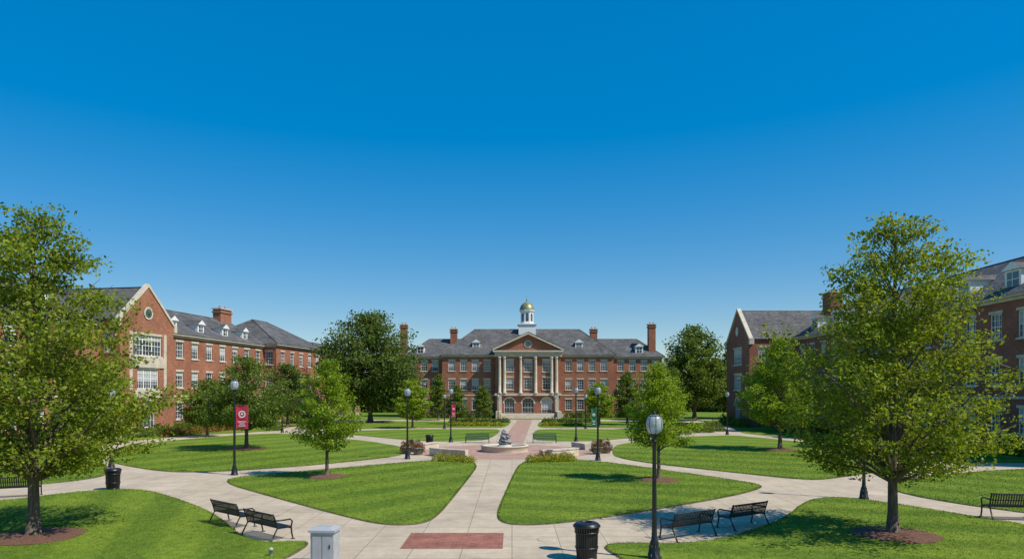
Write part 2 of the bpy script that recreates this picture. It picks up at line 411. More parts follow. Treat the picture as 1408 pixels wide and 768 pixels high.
# ---------------------------------------------------------------- buildings
class Bld:
    def __init__(s, name, loc, rot, brick='brick'):
        s.e = empty(name, loc, rot); s.wall = MB(); s.win = MB(); s.trim = MB(); s.roof = MB(); s.brick = brick
    def done(s):
        s.wall.obj('walls', s.e); s.win.obj('windows', s.e); s.trim.obj('trim', s.e); s.roof.obj('roof', s.e)
    def facade(s, p0, p1, z0, z1, wins=(), dep=0.2):
        p0 = Vector(p0); p1 = Vector(p1); L = (p1-p0).length; d = (p1-p0)/L; n = Vector((d.y, -d.x))
        def P(u, z, o=0.0):
            q = p0+d*u+n*o; return (q.x, q.y, z)
        def ob(mb, u0, u1, za, zb, o0, o1, k):
            mb.hexa([P(u0, za, o1), P(u1, za, o1), P(u1, za, o0), P(u0, za, o0), P(u0, zb, o1), P(u1, zb, o1), P(u1, zb, o0), P(u0, zb, o0)], k)
        us = sorted({0.0, L} | {round(w[0]-w[2]/2, 4) for w in wins} | {round(w[0]+w[2]/2, 4) for w in wins})
        zs = sorted({z0, z1} | {round(w[1]-w[3]/2, 4) for w in wins} | {round(w[1]+w[3]/2, 4) for w in wins})
        for i in range(len(us)-1):
            for j in range(len(zs)-1):
                uc = (us[i]+us[i+1])/2; zc = (zs[j]+zs[j+1])/2
                if any(abs(uc-w[0]) < w[2]/2 and abs(zc-w[1]) < w[3]/2 for w in wins): continue
                s.wall.face([P(us[i], zs[j]), P(us[i+1], zs[j]), P(us[i+1], zs[j+1]), P(us[i], zs[j+1])], s.brick)
        for w in wins:
            u, zc, ww, hh, kind = w
            a, b, c, t = u-ww/2, u+ww/2, zc-hh/2, zc+hh/2
            for q in ([P(a, c), P(a, c, -dep), P(a, t, -dep), P(a, t)], [P(b, c, -dep), P(b, c), P(b, t), P(b, t, -dep)],
                      [P(a, t), P(a, t, -dep), P(b, t, -dep), P(b, t)], [P(a, c, -dep), P(a, c), P(b, c), P(b, c, -dep)]):
                s.wall.face(q, s.brick)
            g = -dep+0.03
            s.win.face([P(a, c, g), P(b, c, g), P(b, t, g), P(a, t, g)], 'door' if kind == 'door' else 'glass')
            fo0, fo1 = g+0.005, g+0.07
            fw = 0.075
            ob(s.win, a, a+fw, c, t, fo0, fo1, 'white'); ob(s.win, b-fw, b, c, t, fo0, fo1, 'white')
            ob(s.win, a+fw, b-fw, c, c+fw, fo0, fo1, 'white'); ob(s.win, a+fw, b-fw, t-fw, t, fo0, fo1, 'white')
            if kind in ('sash', 'arch', 'triple', 'door'):
                m0, m1 = fo0, fo1-0.02
                ncol = {'sash': 3, 'arch': 4, 'triple': 9, 'door': 2}[kind]
                for q in range(1, ncol):
                    x = a+ww*q/ncol; th = 0.017 if (kind != 'triple' or q % 3) else 0.06
                    ob(s.win, x-th, x+th, c+fw, t-fw, m0, m1, 'white')
                for q in range(1, 4):
                    z = c+hh*q/4; th = 0.03 if q == 2 else 0.015
                    ob(s.win, a+fw, b-fw, z-th, z+th, m0, m1+0.003, 'white')
                r = random.random()
                if kind != 'door' and r < 0.5:
                    bz = t-fw-hh*random.choice([0.2, 0.35, 0.45, 0.45, 0.6])
                    s.win.face([P(a+fw, bz, g+0.004), P(b-fw, bz, g+0.004), P(b-fw, t-fw, g+0.004), P(a+fw, t-fw, g+0.004)], 'blind')
            if kind == 'arch' or kind == 'door':
                R = ww/2; N = 10; zc2 = t-R
                for q in range(N):
                    t0 = math.pi*q/N; t1 = math.pi*(q+1)/N
                    u0, v0 = u+R*math.cos(t0), zc2+R*math.sin(t0); u1, v1 = u+R*math.cos(t1), zc2+R*math.sin(t1)
                    s.wall.face([P(u1, v1), P(u0, v0), P(u0, t), P(u1, t)], s.brick)
                    ro = R+0.28
                    a0, b0 = u+ro*math.cos(t0), zc2+ro*math.sin(t0); a1, b1 = u+ro*math.cos(t1), zc2+ro*math.sin(t1)
                    s.trim.hexa([P(u0, v0, 0.06), P(a0, b0, 0.06), P(a0, b0, -.15), P(u0, v0, -.15), P(u1, v1, 0.06), P(a1, b1, 0.06), P(a1, b1, -.15), P(u1, v1, -.15)], 'stone')
            elif kind != 'round':
                ob(s.trim, a-0.12, b+0.12, c-0.16, c-0.003, -0.1, 0.09, 'stone')
                ob(s.trim, a-0.10, b+0.10, t+0.003, t+0.24, -0.1, 0.035, 'stone')
    def block(s, x0, x1, y0, y1, h, front=(), left=(), right=(), back=()):
        s.facade((x0, y0), (x1, y0), 0, h, front)
        s.facade((x1, y0), (x1, y1), 0, h, right)
        s.facade((x1, y1), (x0, y1), 0, h, back)
        s.facade((x0, y1), (x0, y0), 0, h, left)
        for z0, z1, o, k in ((-0.1, 0.6, 0.07, 'stone'), (4.25, 4.45, 0.05, 'stone')):
            s.trim.box(x0-o, x1+o, y0-o, y0-0.003+0.0, z0, z1, k)
            s.trim.box(x0-o, x0-0.003, y0, y1, z0, z1, k); s.trim.box(x1+0.003, x1+o, y0, y1, z0, z1, k)
    def cornice(s, x0, x1, y0, y1, z):
        s.trim.box(x0-0.18, x1+0.18, y0-0.18, y1+0.18, z-0.4, z-0.14, 'stone')
        s.trim.box(x0-0.42, x1+0.42, y0-0.42, y1+0.42, z-0.14, z+0.05, 'stone')
    def hip(s, x0, x1, y0, y1, z, rise, i0, i1, axis='x', ov=0.5):
        x0 -= ov; x1 += ov; y0 -= ov; y1 += ov
        z += 0.054
        if axis == 'x':
            ym = (y0+y1)/2
            c = [(x0, y0, z), (x1, y0, z), (x1, y1, z), (x0, y1, z)]; r0 = (x0+i0, ym, z+rise); r1 = (x1-i1, ym, z+rise)
            fs = [([c[0], c[1], r1, r0], 1), ([c[2], c[3], r0, r1], 1), ([c[1], c[2], r1], i1), ([c[3], c[0], r0], i0)]
        else:
            xm = (x0+x1)/2
            c = [(x0, y0, z), (x1, y0, z), (x1, y1, z), (x0, y1, z)]; r0 = (xm, y0+i0, z+rise); r1 = (xm, y1-i1, z+rise)
            fs = [([c[1], c[2], r1, r0], 1), ([c[3], c[0], r0, r1], 1), ([c[0], c[1], r0], i0), ([c[2], c[3], r1], i1)]
        for f, ok in fs: s.roof.face(f, 'slate' if ok else s.brick)
        s.roof.tube([r0, r1], [0.09, 0.09], 'slate', 6)
        if i0:
            for q in ((c[0], c[3]) if axis == 'x' else (c[0], c[1])): s.roof.tube([q, r0], [0.07, 0.07], 'slate', 5)
        if i1:
            for q in ((c[1], c[2]) if axis == 'x' else (c[2], c[3])): s.roof.tube([q, r1], [0.07, 0.07], 'slate', 5)
    def dormer(s, cx, y, z, w=1.5, h=1.35, dep=3.0):
        R = s.roof
        a, b = cx-w/2, cx+w/2
        R.box(a, b, y, y+dep, z, z+h, 'white')
        s.win.face([(a+.25, y-.012, z+.15), (b-.25, y-.012, z+.15), (b-.25, y-.012, z+h-.15), (a+.25, y-.012, z+h-.15)], 'glass')
        s.win.box(cx-.03, cx+.03, y-.05, y-.014, z+.15, z+h-.15, 'white')
        s.win.box(a+.25, b-.25, y-.045, y-.016, z+h*.5-.03, z+h*.5+.03, 'white')
        o = .2; zt = z+h+0.03; rr = .62; y0 = y-.2; y1 = y+dep
        R.face([(a-o, y0, zt), (b+o, y0, zt), (cx, y0, zt+rr)], 'white')
        R.face([(a-o, y0, zt), (cx, y0, zt+rr), (cx, y1, zt+rr), (a-o, y1, zt)], 'slate')
        R.face([(b+o, y0, zt), (b+o, y1, zt), (cx, y1, zt+rr), (cx, y0, zt+rr)], 'slate')
        R.face([(a-o, y0, zt), (a-o, y1, zt), (b+o, y1, zt), (b+o, y0, zt)], 'white')
    def chimney(s, cx, cy, w, d, z0, z1):
        s.wall.box(cx-w/2, cx+w/2, cy-d/2, cy+d/2, z0, z1, s.brick)
        s.wall.box(cx-w/2-.12, cx+w/2+.12, cy-d/2-.12, cy+d/2+.12, z1-.55, z1-.3, s.brick)
        s.trim.box(cx-w/2-.15, cx+w/2+.15, cy-d/2-.15, cy+d/2+.15, z1, z1+.18, 'stone')
        for q in (-.25, .25): s.trim.tube([(cx+q*w, cy, z1+.15), (cx+q*w, cy, z1+.6)], [.14, .12], s.brick, 8)
    def gable_front(s, x0, x1, y, z, rise, ov=0.0):
        xm = (x0+x1)/2
        s.wall.face([(x0, y, z), (x1, y, z), (xm, y, z+rise)], s.brick)
        for a in (x0-.25, x1+.25):
            lo = Vector((a, 0, z-.25)); hi = Vector((xm, 0, z+rise+.12))
            th = 0.38
            s.trim.hexa([(lo.x, y-.12, lo.z), (hi.x, y-.12, hi.z), (hi.x, y+.45, hi.z), (lo.x, y+.45, lo.z),
                         (lo.x, y-.12, lo.z+th), (hi.x, y-.12, hi.z+th), (hi.x, y+.45, hi.z+th), (lo.x, y+.45, lo.z+th)], 'stone')
            s.trim.box(min(a-.25, a+.25), max(a-.25, a+.25), y-.15, y+.5, z-.7, z+.12, 'stone')

ROWS = (2.5, 6.4, 10.1)
def grid(us, rows=ROWS, w=1.25, h=2.0, kind='sash'): return [(u, z, w, h, kind) for u in us for z in rows]

# --- main hall
B = Bld('main_campus_hall', (3.1, 134, 0), 0, 'brick')
H = 12.2
x0, x1 = -16.8, 16.8
cols = [1.9, 4.2, 6.5, 8.8]
us = cols+[33.6-c for c in cols]
B.facade((x0, 0), (x1, 0), 0, H, grid(us, w=1.3, h=2.05))
B.facade((x1, 0), (x1, 14), 0, H); B.facade((x1, 14), (x0, 14), 0, H); B.facade((x0, 14), (x0, 0), 0, H)
B.cornice(x0, x1, 0, 14, H); B.hip(x0, x1, 0, 14, H, 5.6, 6.5, 6.5)
for a, b in ((x0, -6.4), (6.4, x1)):
    B.trim.box(a-.05, b, -.06, -.003, -.1, .7, 'stone'); B.trim.box(a-.05, b, -.05, -.004, 4.2, 4.45, 'stone')
for a, b, wl in ((-24.2, -16.8, (1.5, 3.7, 5.9)), (16.8, 26.6, (1.6, 3.9, 6.2, 8.4))):
    B.block(a, b, 1.2, 13, 11.9, front=grid(wl, w=1.25), left=grid((2.5, 6, 9.3)), right=grid((2.5, 6, 9.3)))
    B.cornice(a, b, 1.2, 13, 11.9)
B.hip(-24.2, -12.0, 1.2, 13, 11.9, 3.9, 4.5, 0); B.hip(12.0, 26.6, 1.2, 13, 11.9, 3.9, 0, 4.5)
for cx in (-21.3, 22.2): B.dormer(cx, 1.9, 12.6)
for cx in (-10.2, 10.2): B.dormer(cx, 1.6, 13.4)
px, py = 6.3, -1.8
ar = [(2.7, 1.95, 2.0, 3.7, 'arch'), (6.3, 1.95, 2.3, 3.7, 'arch'), (9.9, 1.95, 2.0, 3.7, 'arch')]
up = [(u, z, 1.6, 2.3, 'sash') for u in (2.7, 6.3, 9.9) for z in (6.6, 10.0)]
B.facade((-px, py), (px, py), 0, H, ar+up)
B.facade((px, py), (px, 0), 0, H); B.facade((-px, 0), (-px, py), 0, H)
B.trim.box(-px-.15, px+.15, py-.45, 0.0, 4.25, 4.7, 'stone')
B.trim.box(-px-.2, px+.2, py-.6, -.003, H-.45, H+.45, 'stone')
B.trim.box(-px-.5, px+.5, py-.95, -.2, H+.45, H+.75, 'stone')
for cx in (-5.5, -4.55, -1.45, 1.45, 4.55, 5.5):
    prof = [(.40, 4.7), (.40, 4.9), (.30, 5.0), (.30, 7.5), (.26, 11.2), (.27, 11.3), (.38, 11.5), (.40, H-.45)]
    B.trim.lathe(prof, 'stone', 14, (cx, py-.28))
    if abs(cx) > 5: B.trim.box(cx-.42, cx+.42, py-.42, py-.003, 0, 4.25, 'stone')
zb = H+.75
for sg in (-1, 1):
    lo = (sg*(px+.5), zb-.02); hi = (0, zb+3.1); th = .42
    B.trim.hexa([(lo[0], py-.95, lo[1]), (hi[0], py-.95, hi[1]), (hi[0], py-.3, hi[1]), (lo[0], py-.3, lo[1]),
                 (lo[0], py-.95, lo[1]+th), (hi[0], py-.95, hi[1]+th), (hi[0], py-.3, hi[1]+th), (lo[0], py-.3, lo[1]+th)], 'stone')
    B.roof.face([(sg*(px+.6), py-1.0, zb+.42), (0, py-1.0, zb+3.58), (0, 6, zb+3.58), (sg*(px+.6), 6, zb+.42)], 'slate')
B.wall.face([(-px-.2, py-.35, zb), (px+.2, py-.35, zb), (0, py-.35, zb+3.1)], 'brick')
for r0, k, yy in ((.75, 'stone', py-.42), (.52, 'glass', py-.46)):
    B.trim.face([(r0*math.cos(t*math.pi/12), yy, zb+1.25+r0*math.sin(t*math.pi/12)) for t in range(24)], k)
for i in range(7):
    B.trim.box(-5.2, 5.2, -8.0+i*.42+.001*i, py-.5, i*.12-.02, (i+1)*.12, 'stone')
for sx in (-6.1, 5.3): B.trim.box(sx, sx+.8, -7.6, py-.46, 0, 1.3, 'stone')
c = (0, 7); zr = H+5.6
B.trim.box(-1.75, 1.75, 5.25, 8.75, zr-1.2, zr+.9, 'white'); B.trim.box(-1.95, 1.95, 5.05, 8.95, zr+.9, zr+1.1, 'white')
B.trim.lathe([(1.55, zr+1.1), (1.55, zr+1.4), (1.4, zr+1.4), (1.4, zr+3.6), (1.65, zr+3.7), (1.7, zr+3.95), (1.4, zr+3.96)], 'white', 8, c, math.pi/8, False)
for q in range(8):
    t = q*math.pi/4; R = 1.4*math.cos(math.pi/8)+.015
    ct, st = math.cos(t), math.sin(t)
    pts = [(-.3, 1.6), (.3, 1.6), (.3, 3.0)]+[(.3*math.cos(a), 3.0+.3*math.sin(a)) for a in (math.pi/4, math.pi/2, 3*math.pi/4)]+[(-.3, 3.0)]
    B.trim.face([(c[0]+R*ct-u*st, c[1]+R*st+u*ct, zr+z) for u, z in pts], 'glass')
B.trim.lathe([(1.55, zr+3.97), (1.52, zr+4.3), (1.32, zr+4.85), (.98, zr+5.3), (.5, zr+5.6), (.16, zr+5.72), (.12, zr+6.0), (.2, zr+6.15), (.08, zr+6.3), (.04, zr+6.9), (.01, zr+7.0)], 'verdigris', 16, c)
for cx, cy, z1 in ((-15.0, 6, 17.7), (13.6, 6, 17.7), (-25.2, 6, 18.6), (24.9, 3.2, 18.4)):
    B.chimney(cx, cy, 1.35, 1.6, 0 if abs(cx) > 25 else 11, z1)
B.done()

# --- left building
B = Bld('brick_academic_building', (-41.3, 72, 0), math.radians(80), 'brick')
g = [(4.25, 10.0, 4.4, 2.3, 'triple'), (4.25, 6.3, 3.4, 2.2, 'triple'), (4.25, 2.4, 2.2, 3.0, 'arch')]
B.facade((0, 0), (8.5, 0), 0, 12.5, g)
B.facade((8.5, 0), (8.5, 14), 0, 12.5); B.facade((8.5, 14), (0, 14), 0, 12.5); B.facade((0, 14), (0, 0), 0, 12.5, grid((12.6,)))
B.gable_front(0, 8.5, 0, 12.5, 3.9)
B.trim.box(1.6, 6.9, -.14, -.003, 7.55, 8.68, 'stone')
B.trim.box(2.1, 6.4, -.12, -.004, 4.2, 5.05, 'stone')
B.trim.box(1.3, 1.75, -.1, -.004, 5.05, 11.4, 'stone'); B.trim.box(6.75, 7.2, -.1, -.004, 5.05, 11.4, 'stone')
B.trim.box(.0, 8.5, -.07, -.002, -.1, .6, 'stone')
for r0, k, yy in ((.72, 'stone', -.08), (.5, 'glass', -.11)):
    B.trim.face([(4.25+r0*math.cos(t*math.pi/12), yy, 13.6+r0*math.sin(t*math.pi/12)) for t in range(24)], k)
B.hip(0, 8.5, .4, 14, 12.5, 3.95, 0, 0, 'y', .25)
B.block(8.5, 32.8, 2.5, 15.5, 12.0, front=grid([1.6+3.02*i for i in range(8)], w=1.35))
B.cornice(8.9, 32.8, 2.5, 15.5, 12.0); B.hip(8.9, 33, 2.5, 15.5, 12.0, 3.9, 0, 0)
B.block(32.8, 48.5, .4, 15, 12.2, front=grid([2, 5, 8, 11, 13.9]), left=grid((13.4,)), right=grid((3, 7, 11)))
B.cornice(32.8, 48.5, .4, 15, 12.2); B.hip(32.8, 48.5, .4, 15, 12.2, 4.4, 6, 6)
B.block(-30, 0, 2.5, 15.5, 12.0, front=grid([1.5+3.0*i for i in range(9)], w=1.35), left=grid((3, 7, 11)))
B.cornice(-30, -.5, 2.5, 15.5, 12.0); B.hip(-30, 0, 2.5, 15.5, 12.0, 3.9, 5, 0)
for cx in (13, 18.5, 24, 29, -6, -12, -18): B.dormer(cx, 3.3, 12.7, 1.3, 1.05)
B.chimney(31.5, 8.6, 2.8, 1.3, 14, 17.4); B.chimney(-14, 9, 2.6, 1.3, 14, 17.6)
B.trim.box(-5.2, -1.0, -.6, 2.45, 3.3, 3.75, 'white'); B.trim.box(-5.2, -1.0, -.6, 2.45, 0, .3, 'stone')
for cx in (-4.9, -3.7, -2.5, -1.3): B.trim.lathe([(.2, .3), (.16, .6), (.14, 3.2), (.2, 3.3)], 'white', 10, (cx, -.3))
B.done()

B = Bld('brick_hall', (-37, 128, 0), math.radians(80), 'brick2')
B.block(0, 22, 0, 12, 11, front=grid([2+3*i for i in range(7)]), left=grid((3, 6, 9)))
B.cornice(0, 22, 0, 12, 11); B.hip(0, 22, 0, 12, 11, 4, 5, 5); B.done()

# --- right building
B = Bld('brick_dormitory', (39.5, 95, 0), math.radians(-90), 'brick2')
g = [(5, 10.0, 3.6, 2.3, 'triple'), (5, 6.3, 3.4, 2.2, 'triple'), (5, 2.4, 2.2, 3.0, 'arch')]
B.facade((-10, -6.5), (0, -6.5), 0, 12.2, g)
B.facade((0, -6.5), (0, 0), 0, 12.2, grid((1.9, 4.6))); B.facade((-10, 10), (-10, -6.5), 0, 12.2, grid((3, 6.5, 10, 13)))
B.gable_front(-10, 0, -6.5, 12.2, 4.4); B.hip(-10, 0, -6.1, 10, 12.2, 4.45, 0, 0, 'y', .25)
for r0, k, yy in ((.7, 'stone', -6.58), (.5, 'glass', -6.61)):
    B.trim.face([(-5+r0*math.cos(t*math.pi/12), yy, 13.7+r0*math.sin(t*math.pi/12)) for t in range(24)], k)
B.block(0, 55, 0, 12.5, 12.4, front=grid([2+3.1*i for i in range(17)], w=1.4, h=2.1), right=grid((3, 6.5, 10)))
B.cornice(.3, 55, 0, 12.5, 12.4); B.hip(0.3, 55, 0, 12.5, 12.4, 4.4, 0, 6)
for i in range(9): B.dormer(4+6*i, .8, 13.1, 1.8, 1.5)
B.chimney(3.5, 3.4, 2.4, 1.6, 12.6, 18.0)
B.done()

# ---------------------------------------------------------------- trees
CONE = ([0, .10, .22, .42, .6, .75, .88, 1.0], [.62, .93, 1.0, .86, .66, .52, .36, .06])
OVAL = ([0, .10, .22, .42, .6, .75, .88, 1.0], [.62, .92, 1.0, .95, .84, .68, .42, .06])
def tree(x, y, h, r, zb, tr, nleaf, leaf, mat, seed, shape=0.6, nl=60, name='tree', pw=0.8, cs=1.0, cpl=8):
    rng = np.random.default_rng(seed)
    e = empty(name, (x, y, 0))
    W = MB()
    N = 12; tp = []; rd = []
    for i in range(N+1):
        t = i/N; z = t*h*0.93
        tp.append((0.06*math.sin(3*t+seed)*h*0.1*t, 0.05*math.cos(4*t+seed)*h*0.1*t, z-.05))
        rd.append(tr*(1-t)**0.8*(1+0.55*math.exp(-z/0.25))+0.015)
    W.tube(tp, rd, 'bark', 10)
    Cs = []; Sg = []; Wt = []; Az = []
    for i in range(nl):
        t = (i+0.5)/nl; t = t**0.85
        if shape == 'cone': f = float(np.interp(t, *CONE))
        elif shape == 'oval': f = float(np.interp(t, *OVAL))
        else: f = max(0.03, math.sin(math.pi*min(1, max(0.0, t*0.93+0.07))**shape))**pw
        L = r*f*rng.uniform(0.64, 1.12)
        az = i*2.399963+rng.uniform(-.35, .35)
        slope = rng.uniform(0.35, 0.8) + 0.9*t
        ze = zb+(h-zb)*t*0.985
        zs = max(zb*0.82, ze-L*slope)
        zs = min(zs, h*0.9)
        q = zs/(h*0.93)*N; k = int(min(N-1, q)); a = Vector(tp[k]).lerp(Vector(tp[k+1]), q-k)
        pts = [a]; rr = [max(0.012, min(tr*0.42, tr*0.5*(1-t*0.75)))]
        M_ = 5; bend = rng.uniform(-.35, .35)
        for j in range(1, M_+1):
            s = j/M_; an = az+bend*s
            z = zs+(ze-zs)*(s**0.8)+rng.uniform(-.05, .05)*L
            pts.append(Vector((a.x+math.cos(an)*L*s, a.y+math.sin(an)*L*s, z))); rr.append(rr[0]*(1-s*0.85))
        W.tube(pts, rr, 'bark', 5, False)
        nc = max(2, int(2+L/r*cpl))
        for j in range(nc):
            s = rng.uniform(0.22, 1.0)**0.7; qq = s*M_; kk = int(min(M_-1, qq))
            p = pts[kk].lerp(pts[kk+1], qq-kk)
            sd_ = rng.uniform(-1, 1)*L*0.30*min(1, 1.3-s*.6)
            c = Vector((p.x-math.sin(az)*sd_, p.y+math.cos(az)*sd_, p.z+rng.uniform(-.06, .09)*L-.05*abs(sd_)))
            sg = (0.085*r+0.05)*rng.uniform(0.6, 1.5)*cs
            Cs.append(c); Sg.append(sg); Wt.append(sg**1.6); Az.append(az+math.copysign(.6, sd_))
            if abs(sd_) > L*.08 and r > 3: W.tube([p, c], [0.018, 0.006], 'bark', 3, False)
    Cs = np.array([tuple(c) for c in Cs]); Sg = np.array(Sg); Wt = np.array(Wt); Wt /= Wt.sum(); Az = np.array(Az)
    idx = rng.choice(len(Cs), nleaf, p=Wt)
    d = rng.normal(size=(nleaf, 3)); nn = np.linalg.norm(d, axis=1)[:, None]; d *= np.minimum(1, 1.9/nn)
    ca, sa = np.cos(Az[idx]), np.sin(Az[idx]); da = d[:, 0]*1.45; db_ = d[:, 1]*0.85
    D = np.stack([da*ca-db_*sa, da*sa+db_*ca, d[:, 2]*0.5+0.12*da], 1)
    C = Cs[idx]+D*Sg[idx][:, None]
    W.obj('trunk', e)
    np_mesh('foliage', leaf_verts(C, leaf, rng), 4, mat, parent=e)
    return e

def mulch(x, y, r):
    b = MB(); n = 28; ring = []
    rr = [r*random.uniform(.93, 1.07) for _ in range(n)]
    for s, z in ((1, .036), (.8, .085), (.4, .12), (.05, .13)):
        ring.append([(x+rr[j]*s*math.cos(6.2832*j/n), y+rr[j]*s*math.sin(6.2832*j/n), z+random.uniform(0, .02)) for j in range(n)])
    for a, c in zip(ring, ring[1:]):
        for j in range(n): b.face([a[j], a[(j+1) % n], c[(j+1) % n], c[j]], 'mulch')
    b.face(ring[-1], 'mulch'); b.obj('mulch_bed')

tree(-15.6, 22.3, 10.8, 4.4, 2.3, 0.17, 42000, 0.122, LF['fresh'], 3, 'cone', 64, 'deciduous_tree', cs=.66, cpl=11)
tree(12.63, 22.66, 10.7, 3.6, 2.2, 0.15, 41000, 0.112, LF['fresh'], 5, 'oval', 70, 'deciduous_tree', cs=.68, cpl=10)
tree(-10.4, 38.4, 6.7, 1.85, 1.7, 0.085, 13000, 0.12, LF['bright'], 8, 0.68, 42, 'young_tree')
tree(7.9, 36.8, 6.4, 1.85, 2.0, 0.085, 13000, 0.12, LF['bright'], 9, 0.6, 42, 'young_tree')
tree(22.2, 56.6, 9.4, 3.4, 2.1, 0.15, 20000, 0.17, LF['bright'], 12, 0.6, 55, 'shade_tree', cs=.85)
tree(-22.3, 57.4, 7.8, 3.9, 2.0, 0.15, 20000, 0.17, LF['mid'], 13, 0.85, 55, 'shade_tree', cs=.85)
for x, y, r in ((-15.6, 22.3, 1.45), (12.63, 22.66, 1.35), (-10.4, 38.4, 1.1), (7.9, 36.8, 1.1), (22.2, 56.6, 1.5), (-22.3, 57.4, 1.6)): mulch(x, y, r)
far = [(-22.8, 110, 17.6, 8.6, 3.0, 'dark', .9, 32000, .4), (31.5, 118, 16.6, 5.8, 3, 'mid', .85, 18000, .4),
       (-8.5, 104, 6.0, 1.6, 1.2, 'mid', .7, 5000, .22), (-5.0, 118, 6.0, 1.6, 1.5, 'mid', .6, 5000, .22), (-12.8, 119, 8.0, 1.9, 1.5, 'mid', .55, 5000, .25),
       (-13.4, 92, 6.6, 2.3, 1.4, 'bright', .8, 7000, .25), (12.3, 96, 6.2, 2.2, 1.6, 'bright', .8, 6000, .25),
       (17.2, 102, 8.0, 2.2, 1.2, 'mid', .55, 7000, .25), (25, 108, 9, 2.8, 1.5, 'mid', .7, 9000, .3),
       (19.6, 88, 6.6, 2.4, 1.4, 'bright', .8, 7000, .25), (33, 84, 8.6, 3.4, 1.6, 'mid', .8, 11000, .28),
       (35.5, 70, 8.5, 3.2, 1.6, 'mid', .8, 11000, .26), (-31.5, 96, 9, 3.1, 1.6, 'dark', .8, 10000, .28),
       (-33.0, 74, 6.3, 2.6, 1.3, 'mid', .8, 10000, .22), (30.5, 58, 6.6, 2.3, 1.5, 'bright', .7, 9000, .2),
       (-31.5, 52, 6.6, 2.8, 1.6, 'bright', .8, 11000, .2), (42, 128, 14, 6, 3, 'dark', .85, 12000, .45), (-40, 140, 13, 6, 3, 'dark', .85, 10000, .45)]
for i, (x, y, h, r, zb, k, sh, n, lf) in enumerate(far):
    tree(x, y, h, r, zb, 0.02*h, n, lf, LF[k], 40+i, sh, 40 if h < 12 else 75, 'campus_tree', 0.6)

def leafmass(name, boxes, dens, size, mat, seed, loc=None, parent=None):
    rng = np.random.default_rng(seed); out = []
    for cx, cy, hx, hy, h in boxes:
        n = int(dens*max(0.3, hx*hy*4)*max(.4, h))
        a = rng.normal(size=(n, 3)); a /= np.linalg.norm(a, axis=1)[:, None]
        a *= rng.uniform(0.55, 1.05, n)[:, None]; a[:, 2] = np.abs(a[:, 2])
        lump = 1+0.14*np.sin(a[:, 0]*7+cx*3)+0.12*np.sin(a[:, 1]*9+cy*2)
        C = np.stack([cx+a[:, 0]*hx*1.1, cy+a[:, 1]*hy*1.1, 0.03+a[:, 2]*h*lump], 1)
        out.append(leaf_verts(C, size, rng, 0.5))
    return np_mesh(name, np.concatenate(out), 4, mat, parent, loc)

def row(xa, ya, xb, yb, step, hx, hy, h):
    L = math.hypot(xb-xa, yb-ya); n = max(1, int(L/step))
    return [(xa+(xb-xa)*(i+.5)/n+random.uniform(-.15, .15), ya+(yb-ya)*(i+.5)/n+random.uniform(-.15, .15), hx*random.uniform(.85, 1.2), hy*random.uniform(.85, 1.2), h*random.uniform(.8, 1.2)) for i in range(n)]
leafmass('flower_bed', row(-5.4, 47.6, -2.6, 46.6, .5, .45, .7, .45), 900, .09, LF['yellow'], 1)
leafmass('flower_bed', row(1.0, 46.6, 4.4, 47.6, .5, .45, .7, .45), 900, .09, LF['yellow'], 2)
leafmass('flower_bed', row(-5.0, 48.7, -3.2, 48.3, .5, .4, .35, .55)+row(1.6, 48.3, 4.0, 48.7, .5, .4, .35, .55), 900, .08, LF['rust'], 21)
leafmass('flower_bed', row(-9.0, 98, -1.5, 98, 1.0, .8, .9, .6), 300, .16, LF['yellow'], 3)
leafmass('flower_bed', row(4.2, 98, 10, 98, 1.0, .8, .9, .6), 300, .16, LF['yellow'], 4)
leafmass('flower_bed', row(-10, 110, -.8, 110, 1.0, .8, .9, .7), 200, .18, LF['dark'], 5)
leafmass('flower_bed', row(4.9, 110, 14, 110, 1.0, .8, .9, .7), 200, .18, LF['dark'], 6)
leafmass('hedge', row(-21, 131.2, -3.8, 131.2, 1.4, 1.0, .9, 1.3)+row(10.2, 131.2, 29, 131.2, 1.4, 1.0, .9, 1.3), 120, .22, LF['dark'], 7)
u80 = Vector((.174, .985)); n80 = Vector((.985, -.174))
pA = Vector((-41.3, 72))
def LP(u, o): q = pA+u80*u+n80*o; return (q.x, q.y)
leafmass('hedge', row(*LP(9, -1.2), *LP(48, -1.0), 1.4, 1.0, 1.0, 1.3)+row(*LP(-24, -1.2), *LP(-1, -1.2), 1.4, 1.0, 1.0, 1.3)+row(*LP(.5, 1.3), *LP(8, 1.3), 1.3, .9, .9, 1.1), 130, .2, LF['mid'], 8)
leafmass('hedge', row(38.2, 46, 38.2, 94, 1.4, .9, 1.0, 1.4)+row(32, 94, 32, 104, 1.4, .9, 1.0, 1.3), 130, .2, LF['mid'], 9)
leafmass('flower_bed', row(*LP(2, 3.5), *LP(20, 2.5), 1.6, .8, .8, .8), 150, .15, LF['rust'], 10)
leafmass('shrub', [(23, 82, 1.2, 1.2, 1.1), (25, 85, 1.4, 1.2, 1.3), (21.5, 86, 1.1, 1, 1.0), (-27, 90, 1.3, 1.1, 1.2), (-25, 93, 1.2, 1.2, 1.1), (-30, 86, 1.0, 1.0, .9)], 200, .16, LF['mid'], 11)
db = []
for i in range(70):
    x = -170+i*5+random.uniform(-2, 2)
    yy = random.uniform(172, 195); db.append((x, yy, 5.5, 5, random.uniform(7, 11.5)))
leafmass('distant_trees', db, 2.2, .95, LF['dark'], 12)

